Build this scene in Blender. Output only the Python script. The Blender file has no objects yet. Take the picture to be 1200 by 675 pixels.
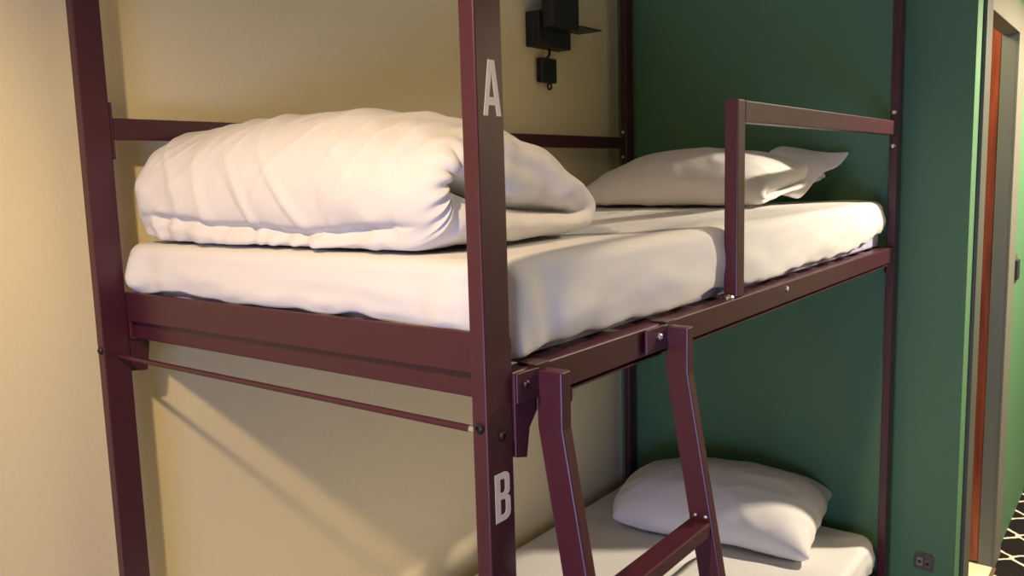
import bpy, bmesh, math, random
import numpy as np
from mathutils import Vector, Matrix, noise

random.seed(7)
rng = np.random.default_rng(7)
S = bpy.context.scene
COL = S.collection
Z0 = 1.41            # the foot rail's top edge is the height reference; floor = world z 0
L, W = 2.06, 0.964   # bed length / width over the posts
PX, PY = 0.024, 0.052
WALLX, HEADY = -0.058, 2.09
CORX = 1.154
TIER = 1.095

# ------------------------------------------------------------------ materials
def lin(r, g, b):
    f = lambda c: (c/255/12.92) if c/255 <= .04045 else ((c/255+.055)/1.055)**2.4
    return (f(r), f(g), f(b), 1)

def mat(name, col, rough=.6, metal=0, spec=.5, bump=0, bscale=60, var=0, vscale=6, detail=4, coat=0):
    m = bpy.data.materials.new(name); m.use_nodes = True
    nt = m.node_tree; b = nt.nodes['Principled BSDF']
    b.inputs['Base Color'].default_value = col
    b.inputs['Roughness'].default_value = rough
    b.inputs['Metallic'].default_value = metal
    b.inputs['Specular IOR Level'].default_value = spec
    if coat: b.inputs['Coat Weight'].default_value = coat
    tc = nt.nodes.new('ShaderNodeTexCoord')
    if var:
        n = nt.nodes.new('ShaderNodeTexNoise'); n.inputs['Scale'].default_value = vscale; n.inputs['Detail'].default_value = detail
        nt.links.new(tc.outputs['Object'], n.inputs['Vector'])
        mx = nt.nodes.new('ShaderNodeMix'); mx.data_type = 'RGBA'
        c = Vector(col[:3])
        mx.inputs['A'].default_value = (*[max(0, v*(1-var)) for v in c], 1)
        mx.inputs['B'].default_value = (*[min(1, v*(1+var)) for v in c], 1)
        nt.links.new(n.outputs['Fac'], mx.inputs['Factor'])
        nt.links.new(mx.outputs['Result'], b.inputs['Base Color'])
    if bump:
        n2 = nt.nodes.new('ShaderNodeTexNoise'); n2.inputs['Scale'].default_value = bscale; n2.inputs['Detail'].default_value = 5
        nt.links.new(tc.outputs['Object'], n2.inputs['Vector'])
        bp = nt.nodes.new('ShaderNodeBump'); bp.inputs['Strength'].default_value = bump; bp.inputs['Distance'].default_value = .01
        nt.links.new(n2.outputs['Fac'], bp.inputs['Height'])
        nt.links.new(bp.outputs['Normal'], b.inputs['Normal'])
    return m

M = {}
M['cream'] = mat('cream_wall_paint', (.82, .71, .44, 1), .7, spec=.3, bump=.06, bscale=90, var=.02, vscale=3)
M['green'] = mat('green_wall_paint', (.088, .205, .102, 1), .55, spec=.35, bump=.08, bscale=80, var=.05, vscale=2)
M['ceil'] = mat('ceiling_paint', (.72, .69, .63, 1), .8, bump=.03)
M['metal'] = mat('burgundy_powder_coat', (.058, .0112, .021, 1), .34, spec=.5, bump=.012, bscale=420, var=.05, vscale=30)
M['sheet'] = mat('white_cotton', (.72, .71, .70, 1), .85, spec=.2, bump=.05, bscale=300)
M['duvet'] = mat('white_duvet_cotton', (.72, .70, .68, 1), .85, spec=.2, bump=.10, bscale=30)
M['core_shade'] = mat('lilac_shaded_mattress_core', (.42, .42, .64, 1), .8, var=.3, vscale=40)  # bluish shade under the sheet hem, put into the core's colour
M['letter'] = mat('cream_letter_paint', (.80, .76, .64, 1), .55)
M['black'] = mat('black_plastic', (.012, .012, .012, 1), .45, bump=.03)
M['steel'] = mat('bright_bolt_steel', (.75, .75, .75, 1), .3, metal=1)
M['darkbolt'] = mat('dark_bolt_steel', (.04, .03, .03, 1), .35, metal=.6)
M['frame'] = mat('grey_door_frame_paint', (.15, .145, .115, 1), .5, var=.05, vscale=10)
M['dframe'] = mat('dark_grey_frame_edge', (.075, .078, .062, 1), .5)
M['door'] = mat('orange_stained_wood', (.30, .045, .012, 1), .35, var=.35, vscale=7)
M['brass'] = mat('pale_brass', (.75, .5, .32, 1), .3, metal=.9)
M['tile'] = mat('cream_floor_tile', (.78, .70, .48, 1), .4, var=.03)
M['plate'] = mat('scuffed_grey_plate', (.10, .085, .075, 1), .4, var=.5, vscale=60)

def door_grain():
    m = M['door']; nt = m.node_tree; b = nt.nodes['Principled BSDF']
    tc = nt.nodes.new('ShaderNodeTexCoord'); mp = nt.nodes.new('ShaderNodeMapping'); mp.inputs['Scale'].default_value = (22, 22, 1.6)
    n = nt.nodes.new('ShaderNodeTexNoise'); n.inputs['Scale'].default_value = 2.2; n.inputs['Detail'].default_value = 6
    cr = nt.nodes.new('ShaderNodeValToRGB'); cr.color_ramp.elements[0].position = .3; cr.color_ramp.elements[1].position = .7
    cr.color_ramp.elements[0].color = (.17, .022, .006, 1); cr.color_ramp.elements[1].color = (.42, .075, .018, 1)
    nt.links.new(tc.outputs['Object'], mp.inputs['Vector']); nt.links.new(mp.outputs['Vector'], n.inputs['Vector'])
    nt.links.new(n.outputs['Fac'], cr.inputs['Fac']); nt.links.new(cr.outputs['Color'], b.inputs['Base Color'])
door_grain()

def carpet_mat():
    m = bpy.data.materials.new('patterned_carpet'); m.use_nodes = True
    nt = m.node_tree; b = nt.nodes['Principled BSDF']; b.inputs['Roughness'].default_value = .95; b.inputs['Specular IOR Level'].default_value = .1
    N = nt.nodes.new; K = nt.links.new
    def math_(op, a, bb=None, c=None):
        n = N('ShaderNodeMath'); n.operation = op
        for i, v in enumerate((a, bb, c)):
            if v is None: continue
            if isinstance(v, (int, float)): n.inputs[i].default_value = v
            else: K(v, n.inputs[i])
        return n.outputs[0]
    tc = N('ShaderNodeTexCoord'); sp = N('ShaderNodeSeparateXYZ'); K(tc.outputs['Object'], sp.inputs[0])
    nz = N('ShaderNodeTexNoise'); nz.inputs['Scale'].default_value = 14; K(tc.outputs['Object'], nz.inputs['Vector'])
    wob = math_('MULTIPLY', math_('SUBTRACT', nz.outputs['Fac'], .5), .035)
    x = math_('ADD', sp.outputs['X'], wob); y = sp.outputs['Y']
    P, Q = .115, .25
    ph = math_('MULTIPLY', y, 2*math.pi/Q)
    c = math_('MULTIPLY', math_('SINE', ph), P*.46)
    # sharpen the wave a little so that cells read as lozenges with waisted sides
    c = math_('ADD', c, math_('MULTIPLY', math_('SINE', math_('MULTIPLY', ph, 3)), -P*.05))
    d1 = math_('PINGPONG', math_('SUBTRACT', x, c), P)
    d2 = math_('PINGPONG', math_('ADD', math_('ADD', x, P), c), P)
    d = math_('MINIMUM', d1, d2)
    mask = math_('SUBTRACT', 1, math_('SMOOTH_MIN', math_('MULTIPLY', d, 1/.0115), 1, .2))
    mask = math_('GREATER_THAN', mask, .12)
    mx = N('ShaderNodeMix'); mx.data_type = 'RGBA'
    mx.inputs['A'].default_value = (.014, .011, .011, 1); mx.inputs['B'].default_value = (.62, .56, .47, 1)
    K(mask, mx.inputs['Factor']); K(mx.outputs['Result'], b.inputs['Base Color'])
    return m
M['carpet'] = carpet_mat()

# ------------------------------------------------------------------ object helpers
def tag(o, label=None, cat=None, group=None, kind=None):
    if label: o['label'] = label
    if cat: o['category'] = cat
    if group: o['group'] = group
    if kind: o['kind'] = kind
    return o

def root(name, x, y, z, label, cat, group=None):
    o = bpy.data.objects.new(name, None); COL.objects.link(o); o.location = (x, y, z + Z0)
    o.empty_display_size = .1
    return tag(o, label, cat, group)

def world_org(o):
    v = Vector((0, 0, 0))
    while o is not None:
        v += o.location; o = o.parent
    return v

def mesh(name, verts, faces, m, parent=None, smooth=False, bevel=0, subs=0, org=None):
    """verts are in room coordinates (z measured from the foot rail's top)."""
    me = bpy.data.meshes.new(name)
    if parent is not None: o0 = world_org(parent)
    else: o0 = Vector(org) + Vector((0, 0, Z0)) if org is not None else Vector((0, 0, 0))
    V = [(v[0]-o0.x, v[1]-o0.y, v[2]+Z0-o0.z) for v in verts]
    me.from_pydata(V, [], [list(map(int, f)) for f in faces]); me.update()
    bm = bmesh.new(); bm.from_mesh(me); bmesh.ops.recalc_face_normals(bm, faces=bm.faces); bm.to_mesh(me); bm.free()
    o = bpy.data.objects.new(name, me); COL.objects.link(o)
    me.materials.append(m)
    if parent is not None: o.parent = parent
    elif org is not None: o.location = o0
    if bevel:
        b = o.modifiers.new('bevel', 'BEVEL'); b.width = bevel; b.segments = 2; b.limit_method = 'ANGLE'; b.harden_normals = False
    if subs:
        s = o.modifiers.new('subdivision', 'SUBSURF'); s.levels = subs; s.render_levels = subs
    if smooth:
        for p in me.polygons: p.use_smooth = True
    return o

class G:
    """collects solid shapes that make one mesh"""
    def __init__(s): s.v = []; s.f = []
    def add(s, v, f):
        n = len(s.v); s.v += [tuple(q) for q in v]; s.f += [[i+n for i in q] for q in f]; return s
    def box(s, x0, x1, y0, y1, z0, z1):
        v = [(x, y, z) for z in (z0, z1) for y in (y0, y1) for x in (x0, x1)]
        return s.add(v, [(0, 2, 3, 1), (4, 5, 7, 6), (0, 1, 5, 4), (2, 6, 7, 3), (0, 4, 6, 2), (1, 3, 7, 5)])
    def prism(s, poly, axis, a, b):
        n = len(poly)
        def put(p, t):
            if axis == 0: return (t, p[0], p[1])
            if axis == 1: return (p[0], t, p[1])
            return (p[0], p[1], t)
        v = [put(p, a) for p in poly] + [put(p, b) for p in poly]
        f = [tuple(range(n)), tuple(range(2*n-1, n-1, -1))] + [(i, (i+1) % n, n+(i+1) % n, n+i) for i in range(n)]
        return s.add(v, f)
    def tube(s, pts, r, n=12):
        pts = [Vector(p) for p in pts]; rings = []
        for i, p in enumerate(pts):
            d = (pts[min(i+1, len(pts)-1)] - pts[max(i-1, 0)]).normalized()
            a = d.orthogonal().normalized() if i == 0 else (rings_a - d*(rings_a.dot(d))).normalized()
            rings_a = a; bq = d.cross(a)
            rings.append([p + (a*math.cos(2*math.pi*k/n) + bq*math.sin(2*math.pi*k/n))*r for k in range(n)])
        v = [q for rg in rings for q in rg]; f = []
        for i in range(len(pts)-1):
            for k in range(n): f.append((i*n+k, i*n+(k+1) % n, (i+1)*n+(k+1) % n, (i+1)*n+k))
        f.append(tuple(range(n))); f.append(tuple(range((len(pts)-1)*n, len(pts)*n)))
        return s.add(v, f)
    def ring(s, c, axis, R, r, n=24, k=8):
        v = []; f = []
        for i in range(n):
            t = 2*math.pi*i/n
            for j in range(k):
                u = 2*math.pi*j/k; rad = R + r*math.cos(u); h = r*math.sin(u)
                p = [rad*math.cos(t), rad*math.sin(t)]
                q = (h, p[0], p[1]) if axis == 0 else ((p[0], h, p[1]) if axis == 1 else (p[0], p[1], h))
                v.append((c[0]+q[0], c[1]+q[1], c[2]+q[2]))
        for i in range(n):
            for j in range(k): f.append((i*k+j, ((i+1) % n)*k+j, ((i+1) % n)*k+(j+1) % k, i*k+(j+1) % k))
        return s.add(v, f)
    def bolt(s, c, axis, r, h, sgn=1):
        """hex-socket dome head"""
        n = 16; prof = [(r, 0), (r, h*.45), (r*.85, h*.8), (r*.5, h), (r*.42, h), (r*.36, h*.45), (0.0001, h*.42)]
        v = []; f = []
        for (rr, hh) in prof:
            for k in range(n):
                t = 2*math.pi*k/n; p = (rr*math.cos(t), rr*math.sin(t)); d = hh*sgn
                q = (d, p[0], p[1]) if axis == 0 else ((p[0], d, p[1]) if axis == 1 else (p[0], p[1], d))
                v.append((c[0]+q[0], c[1]+q[1], c[2]+q[2]))
        for i in range(len(prof)-1):
            for k in range(n): f.append((i*n+k, i*n+(k+1) % n, (i+1)*n+(k+1) % n, (i+1)*n+k))
        f.append(tuple(range(n)))
        return s.add(v, f)
    def build(s, name, m, parent=None, **k): return mesh(name, s.v, s.f, m, parent, **k)

def B(name, m, parent, *dims, bevel=.002, **k):
    return G().box(*dims).build(name, m, parent, bevel=bevel, **k)

def structure(o): o['kind'] = 'structure'; return o

FLOOR, CEIL = -Z0, 1.20
# ------------------------------------------------------------------ the room
XR, YB, YE = 2.75, -2.7, 5.6
BATHX = -.06
ext = .12
structure(B('floor', M['carpet'], None, WALLX-ext, XR+ext, YB-ext, YE+ext, FLOOR-.06, FLOOR, bevel=0))
structure(B('ceiling', M['ceil'], None, WALLX-ext, XR+ext, YB-ext, YE+ext, CEIL, CEIL+.06, bevel=0))
structure(B('wall_left', M['cream'], None, WALLX-ext, WALLX, YB-ext, HEADY, FLOOR, CEIL, bevel=0))
# head wall; its room face and its corner are green, the corridor side carries the door opening
DY0, DY1, DZ = 2.285, 2.91, .672         # clear opening in the corridor wall
REV = .046                               # depth of the corridor wall
structure(B('wall_head', M['green'], None, WALLX-ext, CORX, HEADY, HEADY+.07, FLOOR, CEIL, bevel=0))
g = G()
g.box(CORX-REV, CORX, HEADY+.07, DY0-.012, FLOOR, CEIL)
g.box(CORX-REV, CORX, DY1+.012, YE, FLOOR, CEIL)
g.box(CORX-REV, CORX, DY0-.012, DY1+.012, DZ+.012, CEIL)
structure(g.build('wall_corridor', M['green']))
M['olive'] = mat('olive_wall_paint', (.24, .22, .15, 1), .7)
structure(B('wall_right', M['olive'], None, XR, XR+ext, YB-ext, YE+ext, FLOOR, CEIL, bevel=0))
structure(B('wall_end', M['green'], None, CORX-REV, XR, YE, YE+ext, FLOOR, CEIL, bevel=0))
# back wall with an added opening and frame for the cool fill light
wx0, wx1, wz0, wz1 = 1.4, 2.6, -1.30, -.25
g = G()
g.box(WALLX, wx0, YB-ext, YB, FLOOR, CEIL); g.box(wx1, XR, YB-ext, YB, FLOOR, CEIL)
g.box(wx0, wx1, YB-ext, YB, FLOOR, wz0); g.box(wx0, wx1, YB-ext, YB, wz1, CEIL)
structure(g.build('wall_back', M['cream']))
fr = structure(G().box(wx0, wx1, YB-.08, YB-.03, wz0, wz0+.05).box(wx0, wx1, YB-.08, YB-.03, wz1-.05, wz1)
     .box(wx0, wx0+.05, YB-.08, YB-.03, wz0, wz1).box(wx1-.05, wx1, YB-.08, YB-.03, wz0, wz1)
     .box((wx0+wx1)/2-.025, (wx0+wx1)/2+.025, YB-.08, YB-.03, wz0, wz1).build('added_window_1', M['frame']))
# bathroom beyond the open door
structure(G().box(-.3, CORX-REV, HEADY+.07, 3.75, FLOOR-.002, FLOOR+.006).box(CORX-REV, CORX+.004, DY0-.01, DY1+.01, FLOOR-.002, FLOOR+.006).build('trim_1', M['tile']))   # tiled floor with threshold
g = G(); g.box(-.36, -.3, HEADY+.07, 3.75, FLOOR, CEIL); g.box(-.36, CORX-REV, 3.75, 3.8, FLOOR, CEIL)
structure(g.build('wall_bathroom', M['tile']))
structure(B('trim_2', M['brass'], None, CORX+.004, CORX+.018, DY0, DY1, FLOOR, FLOOR+.007, bevel=.001))

# door frame (architrave + lining) and the leaf that stands open against the far side
AW = .105
g = G()
structure(G().box(CORX, CORX+.012, DY0-AW, DY0, FLOOR, DZ+AW).build('trim_3', M['dframe'], bevel=.002))
g = G()
g.box(CORX, CORX+.012, DY1, DY1+AW+.06, FLOOR, DZ+AW)
g.box(CORX, CORX+.012, DY0, DY1, DZ, DZ+AW)
structure(g.build('trim_4', M['frame'], bevel=.002))
g = G()
g.box(CORX-REV, CORX+.004, DY0-.012, DY0, FLOOR+.006, DZ+.012)
g.box(CORX-REV-.001, CORX+.004, DY1, DY1+.012, FLOOR+.006, DZ+.012)
g.box(CORX-REV, CORX+.004, DY0, DY1, DZ, DZ+.012)
structure(g.build('trim_5', M['frame'], bevel=.001))
leaf = structure(B('door_1', M['door'], None, CORX-REV-.55, CORX-REV-.002, DY1+.004, DY1+.044, FLOOR+.014, DZ+.07, bevel=.003))
# lock plate with a stubby latch near the hinge-side edge
g = G().box(1.03, 1.074, DY1-.001, DY1+.006, -.345, -.275)
g.tube([(1.052, DY1-.001, -.31), (1.052, DY1-.03, -.31)], .009).tube([(1.052, DY1-.03, -.31), (1.0, DY1-.03, -.312)], .007)
g.build('door_handle', M['brass'], leaf, bevel=.001)

# ------------------------------------------------------------------ bunk bed
bed = root('bunk_bed', W/2, L/2, FLOOR, 'burgundy steel bunk bed marked A and B, in the corner of cream and green walls', 'bunk bed')
PT = 1.08
def post(x, y, foot):
    o = B('post', M['metal'], bed, x, x+PX, y, y+PY, FLOOR+.004, PT, bevel=.0022)
    B('post_foot', M['black'], o, x-.001, x+PX+.001, y-.001, y+PY+.001, FLOOR, FLOOR+.012, bevel=.001)
    B('post_cap', M['black'], o, x-.0005, x+PX+.0005, y-.0005, y+PY+.0005, PT-.001, PT+.005, bevel=.001)
    return o
pl = post(0, 0, 1); pa = post(W-PX, 0, 1); pb = post(0, L-PY, 0); pr = post(W-PX, L-PY, 0)

for k in (0, 1):
    dz = -TIER*k
    # foot plate behind the posts, deck end rails, side rails
    B('foot_rail', M['metal'], bed, .012, W-.006, PY, PY+.010, dz-.056, dz, bevel=.002)
    B('end_rail', M['metal'], bed, PX, W-PX, PY+.012, PY+.036, dz-.092, dz-.047)
    B('end_rail', M['metal'], bed, PX, W-PX, L-PY-.036, L-PY-.008, dz-.092, dz-.047)
    sr = B('side_rail', M['metal'], bed, W-.030, W, PY+.0005, L-PY-.001, dz-.0925, dz-.046, bevel=.0025)
    G().box(W-.028, W-.004, PY+.11, L-PY-.05, dz-.1005, dz-.0975).box(W-.027, W-.024, PY+.11, L-PY-.05, dz-.0995, dz-.091).build('lower_lip', M['metal'], sr)
    B('side_rail', M['metal'], bed, 0, .030, PY+.0005, L-PY-.001, dz-.0925, dz-.046, bevel=.0025)
    # slatted deck
    g = G()
    for i in range(13):
        y = .16 + i*.145
        g.box(.031, W-.031, y, y+.06, dz-.062, dz-.048)
    g.build('slat_deck', M['metal'], bed, bevel=.001)
    # gusset brackets at the four posts
    for (x0, s) in ((W, 1), (-.004, -1)):
        x1 = x0 + .004
        for (ya, d) in ((.004, 1), (L-.004, -1)):
            poly = [(ya, dz-.05), (ya+d*.098, dz-.05), (ya+d*.098, dz-.105), (ya+d*.080, dz-.130), (ya+d*.072, dz-.168), (ya, dz-.168)]
            if x0 == W and d == -1: poly = [(ya, dz-.094), (ya-.055, dz-.094), (ya-.055, dz-.112), (ya-.046, dz-.13), (ya, dz-.13)]; 
            if x0 == W: 
                if d == 1: 
                    poly = [(PY+.0005, dz-.05), (.102, dz-.05), (.102, dz-.105), (.084, dz-.125), (.076, dz-.164), (PY+.0005, dz-.158)]
                    G().prism(poly, 0, W-.012, W+.004).build('bracket', M['metal'], bed, bevel=.001)
                else:
                    G().prism(poly, 0, W-.03, W-.026).build('bracket', M['metal'], bed, bevel=.001)
            else:
                xx = .016 if d == 1 else .004
                poly = [(PY+.0005, dz-.08), (.096, dz-.08), (.092, dz-.12), (.085, dz-.16), (PY+.0005, dz-.156)]
                if d == -1: poly = [(L-p[0], p[1]) for p in poly]
                G().prism(poly, 0, xx, xx+.006).build('bracket', M['metal'], bed, bevel=.001)
    # tie rod under the foot end
    rod = G().tube([(PX*.6, .027, dz-.1205), (W-PX*.6, .027, dz-.1215)], .0048, 12).build('tie_rod', M['metal'], bed, smooth=False)
    G().tube([(W-.050, .027, dz-.1215), (W-PX-.001, .027, dz-.1215)], .0054, 12).build('rod_nut', M['steel'], rod)
    G().bolt((W-.012, .0005, dz-.1075), 1, .0072, .005, -1).build('bolt', M['darkbolt'], bed)
    G().bolt((.012, .0005, dz-.1075), 1, .0072, .005, -1).build('bolt', M['darkbolt'], bed)
    G().bolt((W-.0005, .030, dz-.123), 0, .0072, .005, 1).build('bolt', M['darkbolt'], bed)
    G().bolt((W-.0005, 1.055, dz-.062), 0, .0062, .005, 1).build('bolt', M['steel'], sr)
# guard rail beside the pillow of the upper bunk
gr = B('guard_rail', M['metal'], bed, W-.028, W, .815, L-PY-.0005, .293, .335, bevel=.0025)
B('guard_post', M['metal'], gr, W-.028, W, .779, .815, -.045, .336, bevel=.0025)
G().bolt((W-.014, .770, -.0455), 2, .011, .006, 1).build('bolt', M['steel'], gr)
for z in (.362, .262):
    G().bolt((W-.013, L-PY+.001, z), 1, .0072, .006, -1).build('bolt', M['steel'], gr)
# rail along the cream wall
br = B('back_rail', M['metal'], bed, .002, .020, PY+.006, L-PY-.006, .292, .333, bevel=.002)
B('end_plate', M['metal'], br, .001, .022, PY+.0005, PY+.0065, .255, .362, bevel=.001)
B('end_plate', M['metal'], br, .001, .022, L-PY-.0065, L-PY-.0005, .255, .362, bevel=.001)
for z in (.352, .262):
    G().bolt((.012, L-PY-.0065, z), 1, .006, .005, -1).build('bolt', M['steel'], br)

# tier letters painted on the room side of the foot post
def letter(name, outer, holes, y0, z0, w, h):
    bm = bmesh.new()
    loops = []
    for poly in [outer]+holes:
        vs = [bm.verts.new((0, y0+p[0]*w, z0+p[1]*h)) for p in poly]
        loops.append([bm.edges.new((vs[i], vs[(i+1) % len(vs)])) for i in range(len(vs))])
    bmesh.ops.triangle_fill(bm, edges=[e for l in loops for e in l], use_beauty=True)
    ext_ = bmesh.ops.extrude_face_region(bm, geom=list(bm.faces))
    for v in [q for q in ext_['geom'] if isinstance(q, bmesh.types.BMVert)]: v.co.x += .0006
    bm.verts.index_update()
    V = [(v.co.x+W-.0002, v.co.y, v.co.z) for v in bm.verts]; F = [[v.index for v in f.verts] for f in bm.faces]
    bm.free()
    o = mesh(name, V, F, M['letter'], pa)
    return o
A_out = [(0, 0), (.24, 0), (.30, .19), (.68, .19), (.74, 0), (1, 0), (.68, 1), (.32, 1)]
A_in = [(.345, .335), (.635, .335), (.50, .80)]
la = letter('letter_a', A_out, [A_in], .0125, .275, .034, .066); la['label'] = 'cream painted letter A'
def arc(cx, cz, rx, rz, a0, a1, n=7):
    return [(cx+rx*math.cos(math.radians(a0+(a1-a0)*i/n)), cz+rz*math.sin(math.radians(a0+(a1-a0)*i/n))) for i in range(n+1)]
B_out = [(0, 0)] + arc(.62, .15, .38, .15, -90, 0) + arc(.68, .40, .32, .11, 0, 70) + arc(.66, .60, .31, .10, -60, 0) + arc(.60, .86, .37, .14, 0, 90) + [(0, 1)]
B_in1 = [(.34, .135)] + arc(.54, .22, .14, .085, -90, 0, 4) + arc(.54, .37, .14, .075, 0, 90, 4) + [(.34, .445)]
B_in2 = [(.34, .585)] + arc(.53, .65, .13, .065, -90, 0, 4) + arc(.53, .79, .13, .075, 0, 90, 4) + [(.34, .865)]
lb = letter('letter_b', B_out, [B_in1, B_in2], .0115, -.2345, .031, .064); lb['label'] = 'cream painted letter B'

# ------------------------------------------------------------------ ladder
SLOPE = .173
lad = root('bunk_ladder', W+.13, .30, FLOOR, 'burgundy steel ladder hooked over the side rail, leaning out below the letter A post', 'ladder')
LD = .040
def lad_rail(y0, w):
    KZ = -.128
    x0 = W+.0045
    zb = FLOOR+.002; xo = SLOPE*(KZ-zb)
    # dog-leg: upright at the hook, then leaning outwards
    poly = [(x0, -.051), (x0+LD, -.051), (x0+LD, KZ), (x0+LD+xo, zb), (x0+xo, zb), (x0, KZ)]
    o = G().prism(poly, 1, y0, y0+w).build('rail', M['metal'], lad, bevel=.0022)
    B('rubber_foot', M['black'], o, x0+xo-.002, x0+xo+LD+.002, y0-.001, y0+w+.001, FLOOR, FLOOR+.014, bevel=.001)
    return o
LY = [(.100, .022), (.468, .022)]
for (y0, w) in LY:
    r = lad_rail(y0, w)
    # hook: a lug on the face of the side rail that folds over its top edge
    g = G()
    g.box(W+.0042, W+.0085, max(y0-.072, PY+.001), y0+.001, -.087, -.047)
    g.box(W-.022, W+.0085, y0-.006, y0+w+.004, -.0455, -.0425)
    g.build('hook', M['metal'], r, bevel=.001)
    G().bolt((W+.0086, y0-.03, -.064), 0, .006, .005, 1).build('bolt', M['steel'] if y0 > .2 else M['darkbolt'], r)
for i, zt in enumerate((-.374, -.66, -.945, -1.23)):
    xc = W+.0045 + SLOPE*(-.128-zt)
    ra = G().box(xc+.001, xc+LD-.001, LY[0][0]+LY[0][1]+.0003, LY[1][0]-.0003, zt-.024, zt).build('rung', M['metal'], lad, bevel=.002)
    for dx in (.012, .030):
        G().bolt((xc+dx, LY[1][0]-.0006, zt+.008), 1, .0035, .003, -1).build('bolt', M['steel'], ra)

# ------------------------------------------------------------------ soft goods: a small cloth solver
def noise_np(P, sc, seed=0.0):
    return np.array([noise.noise(Vector((p[0]*sc+seed, p[1]*sc+seed*1.7, p[2]*sc-seed))) for p in P])

def inflate(a, b, nx, ny, vol, steps=140, iters=8, seed=1, ground=True, pin=None, grav=-.0006, bend=.25, extra=None, k=(.0, .0)):
    """two layers of cloth sewn along their edges, filled to a volume, lying on z=0; returns verts, faces"""
    r = np.random.default_rng(seed)
    X, Y = np.meshgrid(np.linspace(-a/2, a/2, nx), np.linspace(-b/2, b/2, ny), indexing='ij')
    # corners of the case are rounded off, separately at the two ends
    kk = np.where(X < 0, k[0], k[1]); xs, ys = X/(a/2), Y/(b/2)
    X = X*np.sqrt(1-kk*ys**2/2); Y = Y*np.sqrt(1-kk*xs**2/2)
    idT = np.arange(nx*ny).reshape(nx, ny)
    edge = np.zeros((nx, ny), bool); edge[0] = edge[-1] = True; edge[:, 0] = edge[:, -1] = True
    idB = idT.copy(); inner = ~edge
    idB[inner] = nx*ny + np.arange(inner.sum())
    N = nx*ny + inner.sum()
    P = np.zeros((N, 3)); z0 = .04
    P[idT.ravel()] = np.stack([X.ravel(), Y.ravel(), np.full(nx*ny, z0)], 1)
    P[idB[inner]] = np.stack([X[inner], Y[inner], np.full(inner.sum(), z0)], 1)
    dom = np.minimum(np.minimum(X+a/2, a/2-X), np.minimum(Y+b/2, b/2-Y))
    P[idT.ravel(), 2] += np.sqrt(np.maximum(dom, 0)).ravel()*.12
    P[idB[inner], 2] -= np.sqrt(dom[inner])*.06
    P += r.normal(0, .0012, P.shape)
    rest0 = np.zeros((N, 2)); rest0[idT.ravel()] = np.stack([X.ravel(), Y.ravel()], 1); rest0[idB.ravel()] = np.stack([X.ravel(), Y.ravel()], 1)
    batches = []
    def add(i, j, k, lay):
        i = i.ravel(); j = j.ravel()
        if lay == 1:
            keep = ~((i < nx*ny) & (j < nx*ny)) if True else None
            i = i[keep]; j = j[keep]
        if len(i) == 0: return
        batches.append((i, j, np.linalg.norm(rest0[i]-rest0[j], axis=1), k))
    for lay, I in ((0, idT), (1, idB)):
        for p in (0, 1):
            add(I[p:-1:2, :], I[p+1::2, :], 1, lay); add(I[:, p:-1:2], I[:, p+1::2], 1, lay)
            add(I[p:-1:2, :-1], I[p+1::2, 1:], .5, lay); add(I[p:-1:2, 1:], I[p+1::2, :-1], .5, lay)
        for p in range(4):
            s = slice(p, nx-2, 4); add(I[s, :], I[p+2::4, :][:len(range(p, nx-2, 4))], bend, lay)
            add(I[:, p:ny-2:4], I[:, p+2::4][:, :len(range(p, ny-2, 4))], bend, lay)
    F = []
    for i in range(nx-1):
        for j in range(ny-1):
            F.append((idT[i, j], idT[i+1, j], idT[i+1, j+1], idT[i, j+1]))
            F.append((idB[i, j], idB[i, j+1], idB[i+1, j+1], idB[i+1, j]))
    F = np.array(F)
    V = np.zeros_like(P)
    for st in range(steps):
        d1 = P[F[:, 2]]-P[F[:, 0]]; d2 = P[F[:, 3]]-P[F[:, 1]]
        nrm = np.cross(d1, d2)*.5
        c = P[F].mean(1)
        vol_now = (c*nrm).sum()/3
        pr = np.clip((vol-vol_now)/vol, -.3, 1)*1.0
        fv = np.zeros_like(P)
        for k in range(4):
            for ax in range(3): fv[:, ax] += np.bincount(F[:, k], nrm[:, ax], N)
        cell = (a/(nx-1))*(b/(ny-1))
        V += fv/cell*.25*pr*.02
        V[:, 2] += grav
        V *= .93
        Q = P.copy(); P = P+V
        for it in range(iters):
            for (i, j, l0, k) in batches:
                d = P[j]-P[i]; l = np.sqrt((d*d).sum(1))+1e-9
                kk = k if k != bend else k
                w = (.5*kk*(l-l0)/l)
                if k == bend: w = np.where(l < l0, w, 0)*.35
                d *= w[:, None]
                P[i] += d; P[j] -= d
            if ground: P[:, 2] = np.maximum(P[:, 2], 0)
            if extra is not None: P = extra(P, idT, idB, st)
        V = (P-Q)*.9
    return P, F, rest0

def rot(P, rx=0, ry=0, rz=0):
    m = np.array((Matrix.Rotation(math.radians(rz), 3, 'Z') @ Matrix.Rotation(math.radians(ry), 3, 'Y') @ Matrix.Rotation(math.radians(rx), 3, 'X')))
    return P @ m.T

# --- mattresses with fitted sheets
def ring_outline(x0, x1, y0, y1, r, ds=.018):
    pts = []
    def seg(ax, ay, bx, by):
        n = max(1, int(math.hypot(bx-ax, by-ay)/ds))
        for i in range(n): pts.append((ax+(bx-ax)*i/n, ay+(by-ay)*i/n))
    def ar(cx, cy, a0):
        n = 8
        for i in range(n):
            t = math.radians(a0+90*i/n); pts.append((cx+r*math.cos(t), cy+r*math.sin(t)))
    seg(x0+r, y0, x1-r, y0); ar(x1-r, y0+r, -90); seg(x1, y0+r, x1, y1-r); ar(x1-r, y1-r, 0)
    seg(x1-r, y1, x0+r, y1); ar(x0+r, y1-r, 90); seg(x0, y1-r, x0, y0+r); ar(x0+r, y0+r, 180)
    return np.array(pts)

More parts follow.
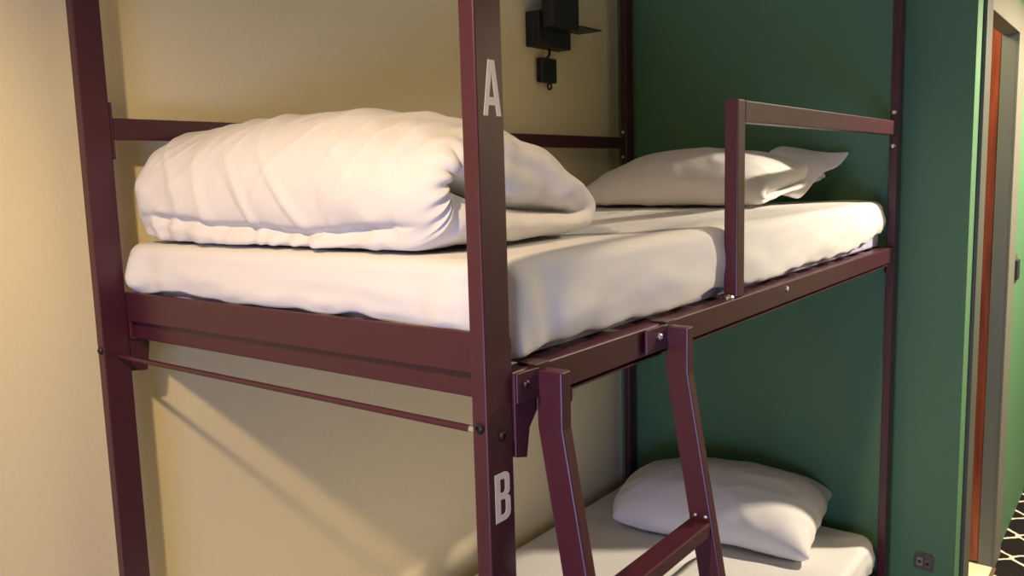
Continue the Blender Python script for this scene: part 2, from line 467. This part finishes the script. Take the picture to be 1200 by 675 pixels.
def mattress(dz, label, seed):
    x0, x1, y0, y1 = -.004, W-.033, PY+.0125, L-PY+.018
    zb, zt = dz-.0455, dz+.094
    core = mesh_core(x0, x1, y0, y1, zb, zt, label)
    O = ring_outline(x0, x1, y0, y1, .05)
    cx, cy = (x0+x1)/2, (y0+y1)/2
    nrm = np.roll(O, -1, 0)-np.roll(O, 1, 0); nrm = np.stack([nrm[:, 1], -nrm[:, 0]], 1); nrm /= np.linalg.norm(nrm, axis=1)[:, None]
    s = np.concatenate([[0], np.cumsum(np.linalg.norm(np.diff(O, axis=0), axis=1))])
    n = len(O)
    def ns(a, sc, sd): return np.array([noise.noise(Vector((p[0]*sc+sd, p[1]*sc, a*3+sd))) for p in O])
    # distance to the four corners steers the gathered folds there
    cd = np.min([np.hypot(O[:, 0]-qx, O[:, 1]-qy) for qx in (x0, x1) for qy in (y0, y1)], 0)
    cf = np.exp(-(cd/.11)**2)
    headr = np.exp(-(np.hypot(O[:, 0]-x1, O[:, 1]-y1)/.22)**2)
    prof = []  # (offset outwards, z)
    hem = zb + .010 + .014*ns(0, 5, seed) + .012*ns(0, 17, seed+3) + .045*headr
    footside = np.clip((y0+.03-O[:, 1])/.03, 0, 1)
    hem = hem + footside*(.032 + .012*ns(0, 9, seed+11))
    hem = np.maximum(hem, zb+.002)
    V = []; F = []
    T = np.linspace(0, 1, 9)
    rings = []
    # hem lip (tucked in), side wall, rounded shoulder, then the top inwards
    rings.append((np.full(n, -.012), hem+.012))
    for t in T:
        z = hem + (zt-.028-hem)*t
        off = .004 + .006*math.sin(math.pi*t)
        wr = .006*ns(t*.6, 6, seed+5)*math.sin(math.pi*min(1, t+.15)) + .005*ns(t*1.5, 14, seed+9)*(1-t)
        gather = cf*(.010*np.sin(s*120+t*3)*(1-t) + .012*np.sin(s*55+1.3))*.8
        rings.append((off+wr+gather, z))
    for k in range(1, 7):
        a = math.radians(90*k/6); 
        rings.append((.004-.028*(1-math.cos(a)) + .004*cf*np.sin(s*55+1.3)*math.cos(a), np.full(n, zt-.028+.028*math.sin(a))))
    for (o, z) in rings:
        for i in range(n): V.append([O[i, 0]+nrm[i, 0]*o[i], O[i, 1]+nrm[i, 1]*o[i], z[i]])
    base = rings[-1][0]
    ins = [.02, .05, .09, .14, .20, .27, .34, .41]
    for q in ins:
        hx, hy = (x1-x0)/2, (y1-y0)/2
        for i in range(n):
            px = O[i, 0]+nrm[i, 0]*base[i]; py = O[i, 1]+nrm[i, 1]*base[i]
            fx = (hx-.024-q)/(hx-.024); fy = (hy-.024-q)/(hy-.024)
            x = cx+(px-cx)*max(fx, .01); y = cy+(py-cy)*max(fy, .01)
            h = .004*noise.noise(Vector((x*4+seed, y*4, 1))) + .0035*noise.noise(Vector((x*11, y*5+seed, 4)))
            # soft diagonal pull towards the corners
            h += .004*math.sin((x*.8-y)*38)*math.exp(-(math.hypot(x-x1, y-y1)/.25)**2)
            V.append([x, y, zt+h*min(1, q/.05)])
    R = len(rings)+len(ins)
    for k in range(R-1):
        for i in range(n):
            F.append((k*n+i, k*n+(i+1) % n, (k+1)*n+(i+1) % n, (k+1)*n+i))
    F.append(tuple((R-1)*n+i for i in range(n)))
    for v in V:      # tucked down behind the foot plate
        if v[2] < dz+.004 and v[1] < PY+.0125: v[1] = PY+.0125
    mesh('fitted_sheet', V, F, M['sheet'], core, smooth=True, subs=1)
    core.children[0]['label'] = 'white fitted sheet'
    return core

def mesh_core(x0, x1, y0, y1, zb, zt, label):
    e = .010
    o = G().prism([tuple(p) for p in ring_outline(x0+e, x1-e, y0+e, y1-e, .04, .2)], 2, zb, zt-.012).build('mattress', M['core_shade'], None, bevel=.006, org=((x0+x1)/2, (y0+y1)/2, zb))
    return tag(o, label, 'mattress', None)
mu = mattress(0, 'upper bunk mattress in a white fitted sheet, under the duvet and beside the guard rail', 2.3)
ml = mattress(-TIER, 'lower bunk mattress in a white fitted sheet, seen behind the ladder', 7.9)

# --- pillows
TOPU, TOPL = .096, .096-TIER
def plump(P, idT, st, x, d):
    # the seam at one end draws in behind the filling, so that end stands up full and round
    xi = idT[-1, 5:-5]; P[xi, 0] = np.minimum(P[xi, 0], x-d*min(1, st/60)); return P
def crumple(P, F, amp, sc, seed):
    # slack cotton: shallow creases along the surface normals
    n = np.zeros_like(P); d = np.cross(P[F[:, 2]]-P[F[:, 0]], P[F[:, 3]]-P[F[:, 1]])
    for k in range(4):
        for ax in range(3): n[:, ax] += np.bincount(F[:, k], d[:, ax], len(P))
    n /= np.linalg.norm(n, axis=1)[:, None]+1e-12
    w = []
    for p in P:
        q = Vector((p[0]*sc+seed, p[1]*sc*1.4, p[2]*sc*.6))
        r = 1-abs(noise.noise(q))*2
        w.append(max(0, r-.5)*2*amp + noise.noise(q*.5)*amp*1.3)
    return P + n*np.array(w)[:, None]
P, F, _ = inflate(.745, .53, 56, 40, .745*.53*.078, seed=3, bend=.3, k=(.5, .25), extra=lambda P, a, b, st: plump(P, a, st, .36, .085))
P = crumple(P, F, .0045, 7, 1.5)
P = rot(P, rx=7, rz=-2)
P[:, 2] += TOPU + .004 - P[:, 2].min(); P[:, 0] += .44; P[:, 1] += 1.735
pu = mesh('pillow', P, F, M['sheet'], None, smooth=True, subs=1, org=(.435, 1.735, TOPU))
tag(pu, 'white pillow on the upper bunk, lying behind the guard rail with its case end loose', 'pillow')

def flap(parent):
    # open end of the pillowcase: two slack layers reaching past the filling to a raised back corner
    nu, nv = 10, 14; V = []; F = []
    for lay in (0, 1):
        for i in range(nu):
            u = i/(nu-1)
            for j in range(nv):
                v = j/(nv-1)
                x = .60 + .02*v + u*(.14+.07*v); y = 1.70 + v*.27 + u*(.08-.05*v)
                z = TOPU + .044 + v*.126 + u*(-.024+.004*v) + .010*math.sin(v*9+u*4)*u
                th = (1-u)*.05*math.sin(math.pi*min(1, v*.9+.05)) + .002
                V.append((x, y, z + (th if lay == 0 else -th)))
    def id_(l, i, j): return l*nu*nv+i*nv+j
    for l in (0, 1):
        for i in range(nu-1):
            for j in range(nv-1): F.append((id_(l, i, j), id_(l, i+1, j), id_(l, i+1, j+1), id_(l, i, j+1)))
    for i in range(nu-1):
        for j in (0, nv-1): F.append((id_(0, i, j), id_(0, i+1, j), id_(1, i+1, j), id_(1, i, j)))
    for j in range(nv-1):
        for i in (0, nu-1): F.append((id_(0, i, j), id_(0, i, j+1), id_(1, i, j+1), id_(1, i, j)))
    mesh('pillowcase_flap', V, F, M['sheet'], parent, smooth=True, subs=1)
flap(pu)

P, F, _ = inflate(.735, .49, 56, 40, .735*.49*.100, seed=11, bend=.3, k=(.6, .15))
P = crumple(P, F, .0045, 7, 8.5)
P = rot(P, rx=6, rz=8)
P[:, 2] += TOPL + .004 - P[:, 2].min(); P[:, 0] += .452; P[:, 1] += 1.85
pw = mesh('pillow', P, F, M['sheet'], None, smooth=True, subs=1, org=(.455, 1.835, TOPL))
tag(pw, 'white pillow on the lower bunk, propped against the green wall behind the ladder', 'pillow')

# --- duvet: one thick fold lying across the foot end, its fold interface showing at the room end
def catmull(P, n):
    P = np.array(P); m = len(P); out = []
    for k in range(n):
        t = k/n*m; i = int(t); f = t-i
        a, b, c, d = P[(i-1) % m], P[i % m], P[(i+1) % m], P[(i+2) % m]
        out.append(.5*((2*b)+(-a+c)*f+(2*a-5*b+4*c-d)*f*f+(-a+3*b-3*c+d)*f**3))
    return np.array(out)
def duvet():
    NA, NX = 150, 120
    C = catmull([(.088, .101), (.072, .125), (.060, .165), (.064, .215), (.092, .268), (.15, .305), (.225, .318), (.30, .306), (.385, .274),
                 (.455, .228), (.50, .18), (.508, .15), (.485, .122), (.42, .104), (.33, .099), (.25, .098), (.17, .098)], NA)
    slit = np.array([(.125, .205), (.20, .178), (.29, .155), (.43, .142)])
    def nearest(p):
        best = None
        for a, b in zip(slit[:-1], slit[1:]):
            t = np.clip(((p-a) @ (b-a))/((b-a) @ (b-a)), 0, 1); q = a+(b-a)*t; d = np.linalg.norm(p-q)
            if best is None or d < best[0]: best = (d, q)
        return best[1]
    TGT = np.array([nearest(c) for c in C])
    cen = np.array([.25, .20])
    xl, xr = .006, .826
    rings = []   # each: (x array, yz array)
    def sec(x):
        h = 1 - .19*max(0, (x-.52)/.32)**1.4 - .07*max(0, (.2-x)/.2)**2
        P = C.copy(); P[:, 1] = .098 + (P[:, 1]-.098)*h
        P[:, 0] += .012*math.sin(x*9) * (P[:, 0] > .3)
        return P
    # left end: blunt cap
    for k in range(12):
        t = k/11; sc = math.sin(math.pi/2*t)**.55 if k else .02
        x = xl + .085*(1-math.cos(math.pi/2*t))
        P = sec(x); rings.append((np.full(NA, x) , cen + (P-cen)*(sc*.97+.03*t)))
    for k in range(1, NX):
        x = xl+.085 + (xr-.07-xl-.085)*k/NX
        rings.append((np.full(NA, x), sec(x)))
    # right end: rounds over, then dives into the slit between the folded layers
    Pe = sec(xr); Te = TGT.copy(); Te[:, 1] = .098 + (Te[:, 1]-.098)*.93
    ang = np.linspace(0, 2*np.pi, NA, endpoint=False)
    for k in range(22):
        t = k/21
        if t < .55:
            a = t/.55*math.pi/2; f = .50*(1-math.cos(a)); x = xr-.07+.07*math.sin(a)
        else:
            a = (t-.55)/.45; f = .50+.5*math.sin(a*math.pi/2)**.9; x = xr-.085*(1-math.cos(a*math.pi/2))**1.0
        P = Pe + (Te-Pe)*f
        gat = .0045*np.sin(ang*23+2*np.sin(ang*3))*f*(1-f)*4*np.exp(-((P[:, 0]-.12)/.10)**2)
        rings.append((np.full(NA, x)+gat, P))
    V = np.array([[x[i], P[i, 0], P[i, 1]] for (x, P) in rings for i in range(NA)])
    R = len(rings)
    Gd = V.reshape(R, NA, 3)
    dx = np.gradient(Gd, axis=0); da = np.roll(Gd, -1, 1)-np.roll(Gd, 1, 1)
    N_ = np.cross(da, dx); N_ /= np.linalg.norm(N_, axis=2)[..., None]+1e-12
    if ((Gd[R//2]-Gd[R//2].mean(0))*N_[R//2]).sum() < 0: N_ = -N_
    def ridge(v): return 1-abs(v)*2
    D = np.zeros((R, NA))
    for r in range(R):
        for i in range(NA):
            x, y, z = Gd[r, i]
            q = Vector((x*3.2 + z*3.0, y*3.2 - z*1.5, z*3.0))
            d = .009*noise.noise(q*1.6)
            # drawn folds: long soft ridges leaning from upper right to lower left
            w = noise.noise(Vector((x*9+z*7+y*3, (z-x*.35)*3.0, y*3+5)))
            d += .0055*max(0, ridge(w)-.5)/.5 - .002
            w2 = noise.noise(Vector((x*17-z*13+3, z*6+x*2, y*7+9)))
            d += .002*max(0, ridge(w2)-.6)/.4
            # towards the room end the folds run over the top into the back fold
            e = max(0, min(1, (x-.55)/.25))
            w3 = math.sin((z*.9+y*.5-x*.25)*88 + 5*noise.noise(Vector((x*5, y*5, z*5))))
            d += .0065*e*w3*max(0, min(1, (y-.13)/.10))*max(0, min(1, (z-.15)/.03))
            # overhang crease along the lower front, with pleats in the layer below it
            if y < .16 and z < .2:
                zc = .130 + .012*math.sin(x*7+1)+.006*noise.noise(Vector((x*8, 0, 2)))
                m = max(0, min(1, (x-.06)/.1))*max(0, min(1, (.80-x)/.1))
                d -= .016*m*math.exp(-((z-zc)/.009)**2)
                if z < zc: d += m*(.007 + .004*math.sin(x*75+6*noise.noise(Vector((x*6, 1, 1)))))
            # gathered left corner
            g_ = max(0, 1-(x-xl)/.16)
            d += .0025*g_*math.sin(z*95+y*20+4*noise.noise(Vector((x*7, y*7, z*7))))
            if z < .103: d = min(d, .0)
            D[r, i] = d
    V = (Gd + N_*D[..., None]).reshape(-1, 3)
    V[:, 2] = np.maximum(V[:, 2], TOPU+.0035)
    F = [(r*NA+i, r*NA+(i+1) % NA, (r+1)*NA+(i+1) % NA, (r+1)*NA+i) for r in range(R-1) for i in range(NA)]
    F.append(tuple(range(NA)))
    dv = mesh('duvet', V.tolist(), F, M['duvet'], None, smooth=True, subs=1, org=(.42, .28, TOPU))
    tag(dv, 'thick white duvet folded in a roll across the foot end of the upper bunk', 'duvet')
duvet()

# ------------------------------------------------------------------ wall light units
def light_unit(dy, dz, label, name='wall_lamp'):
    r = root(name, WALLX, 1.62+dy, .62+dz, label, 'wall lamp', 'black wall lamps beside the bunks')
    B('back_box', M['black'], r, WALLX, WALLX+.055, 1.50+dy, 1.685+dy, .618+dz, .728+dz, bevel=.003)
    B('lamp_body', M['black'], r, WALLX+.0552, WALLX+.10, 1.515+dy, 1.668+dy, .672+dz, .90+dz, bevel=.003)
    B('shelf', M['black'], r, WALLX+.002, WALLX+.098, 1.6855+dy, 1.815+dy, .690+dz, .694+dz, bevel=.001)
    G().tube([(WALLX+.022, 1.603+dy, .619+dz), (WALLX+.024, 1.600+dy, .60+dz), (WALLX+.02, 1.590+dy, .585+dz), (WALLX+.018, 1.592+dy, .568+dz)], .0045, 10).build('cable', M['black'], r, smooth=True)
    sw = B('pull_switch', M['black'], r, WALLX+.004, WALLX+.026, 1.552+dy, 1.640+dy, .508+dz, .588+dz, bevel=.003)
    G().ring((WALLX+.014, 1.612+dy, .498+dz), 0, .0105, .0033).build('ring', M['black'], sw, smooth=True)
    return r
light_unit(0, 0, 'black wall lamp with small shelf on the cream wall above the upper bunk')
light_unit(.055, -1.115, 'black wall lamp by the lower bunk, mostly hidden behind the ladder and bed frame')

# ------------------------------------------------------------------ damaged socket on the green wall
sx, sz = 1.066, -1.077
so = root('wall_socket', sx, HEADY, sz, 'small scuffed grey socket low on the green wall right of the bed', 'wall socket')
g = G()
ring_ = [(-.033, -.028), (.026, -.032), (.030, .016), (.018, .028), (-.028, .026)]
g.prism([(sx+p[0], sz+p[1]) for p in ring_], 1, HEADY-.006, HEADY-.0002)
g.build('cover_plate', M['plate'], so, bevel=.001)
g = G(); g.box(sx-.022, sx-.003, HEADY-.012, HEADY-.0062, sz-.016, sz+.014); g.build('module', mat('grey_socket_module', (.22, .21, .19, 1), .4), so, bevel=.002)
g = G(); g.box(sx+.002, sx+.020, HEADY-.011, HEADY-.0062, sz-.020, sz+.010); g.build('module', mat('pale_socket_module', (.12, .12, .11, 1), .4), so, bevel=.002)
for dx, dz_ in ((-.012, 0), (.011, -.004)):
    G().bolt((sx+dx, HEADY-.0125, sz+dz_), 1, .005, .003, -1).build('screw', M['darkbolt'], so)

# ------------------------------------------------------------------ wall switch just past the door frame
cs = root('light_switch', CORX, 3.11, -.225, 'dark switch on the green corridor wall beside the grey door frame', 'light switch')
B('switch_plate', M['plate'], cs, CORX, CORX+.010, 3.055, 3.165, -.285, -.165, bevel=.002)
B('rocker', M['black'], cs, CORX+.010, CORX+.022, 3.075, 3.145, -.265, -.185, bevel=.003)

# ------------------------------------------------------------------ lights
def light(kind, name, loc, energy, col, **k):
    d = bpy.data.lights.new(name, kind); d.energy = energy; d.color = col
    for a, b in k.items(): setattr(d, a, b)
    o = bpy.data.objects.new(name, d); COL.objects.link(o); o.location = (loc[0], loc[1], loc[2]+Z0)
    return o
light('SPOT', 'room_downlight', (1.10, -1.03, .98), 95, (1, .72, .42), spot_size=math.radians(166), spot_blend=.5, shadow_soft_size=.04)
light('SPOT', 'corridor_spot', (2.20, 2.85, 1.12), 370, (1, .84, .64), spot_size=math.radians(156), spot_blend=.35, shadow_soft_size=.035)
light('SPOT', 'corridor_spot', (1.85, 4.1, 1.12), 120, (1, .84, .60), spot_size=math.radians(150), spot_blend=.5, shadow_soft_size=.04)  # added spot that brightens the corridor wall past the door
light('POINT', 'bathroom_lamp', (.6, 2.5, 1.0), 30, (1, .86, .58), shadow_soft_size=.08)
wl = light('AREA', 'cool_fill', ((wx0+wx1)/2, YB-.2, (wz0+wz1)/2), 62, (.36, .48, 1), shape='RECTANGLE', size=1.1, size_y=.95)  # added cool fill, shining in through the back wall opening
wl.rotation_euler = (math.radians(90), 0, 0)
w = bpy.data.worlds.new('world'); S.world = w; w.use_nodes = True
w.node_tree.nodes['Background'].inputs['Color'].default_value = (.35, .45, .7, 1)
w.node_tree.nodes['Background'].inputs['Strength'].default_value = .1

# ------------------------------------------------------------------ camera (solved from the bed frame's edges)
cam = bpy.data.cameras.new('camera'); co = bpy.data.objects.new('camera', cam); COL.objects.link(co)
fw = Vector((-0.60351204, 0.78653364, -0.13091233)); rt = Vector((0.79530568, 0.60555356, -0.02817385)); up = Vector((-0.05711475, 0.12111858, 0.99099354))
mw = Matrix(((rt.x, up.x, -fw.x, 1.60985723), (rt.y, up.y, -fw.y, -0.783244251), (rt.z, up.z, -fw.z, .202265+Z0), (0, 0, 0, 1)))
co.matrix_world = mw
cam.sensor_fit = 'HORIZONTAL'; cam.sensor_width = 36; cam.lens = 991.42/1200*36
cam.clip_start = .05
S.camera = co
vs = S.view_settings
vs.view_transform = 'Standard'; vs.look = 'None'; vs.gamma = 1; vs.exposure = .12; vs.use_curve_mapping = False
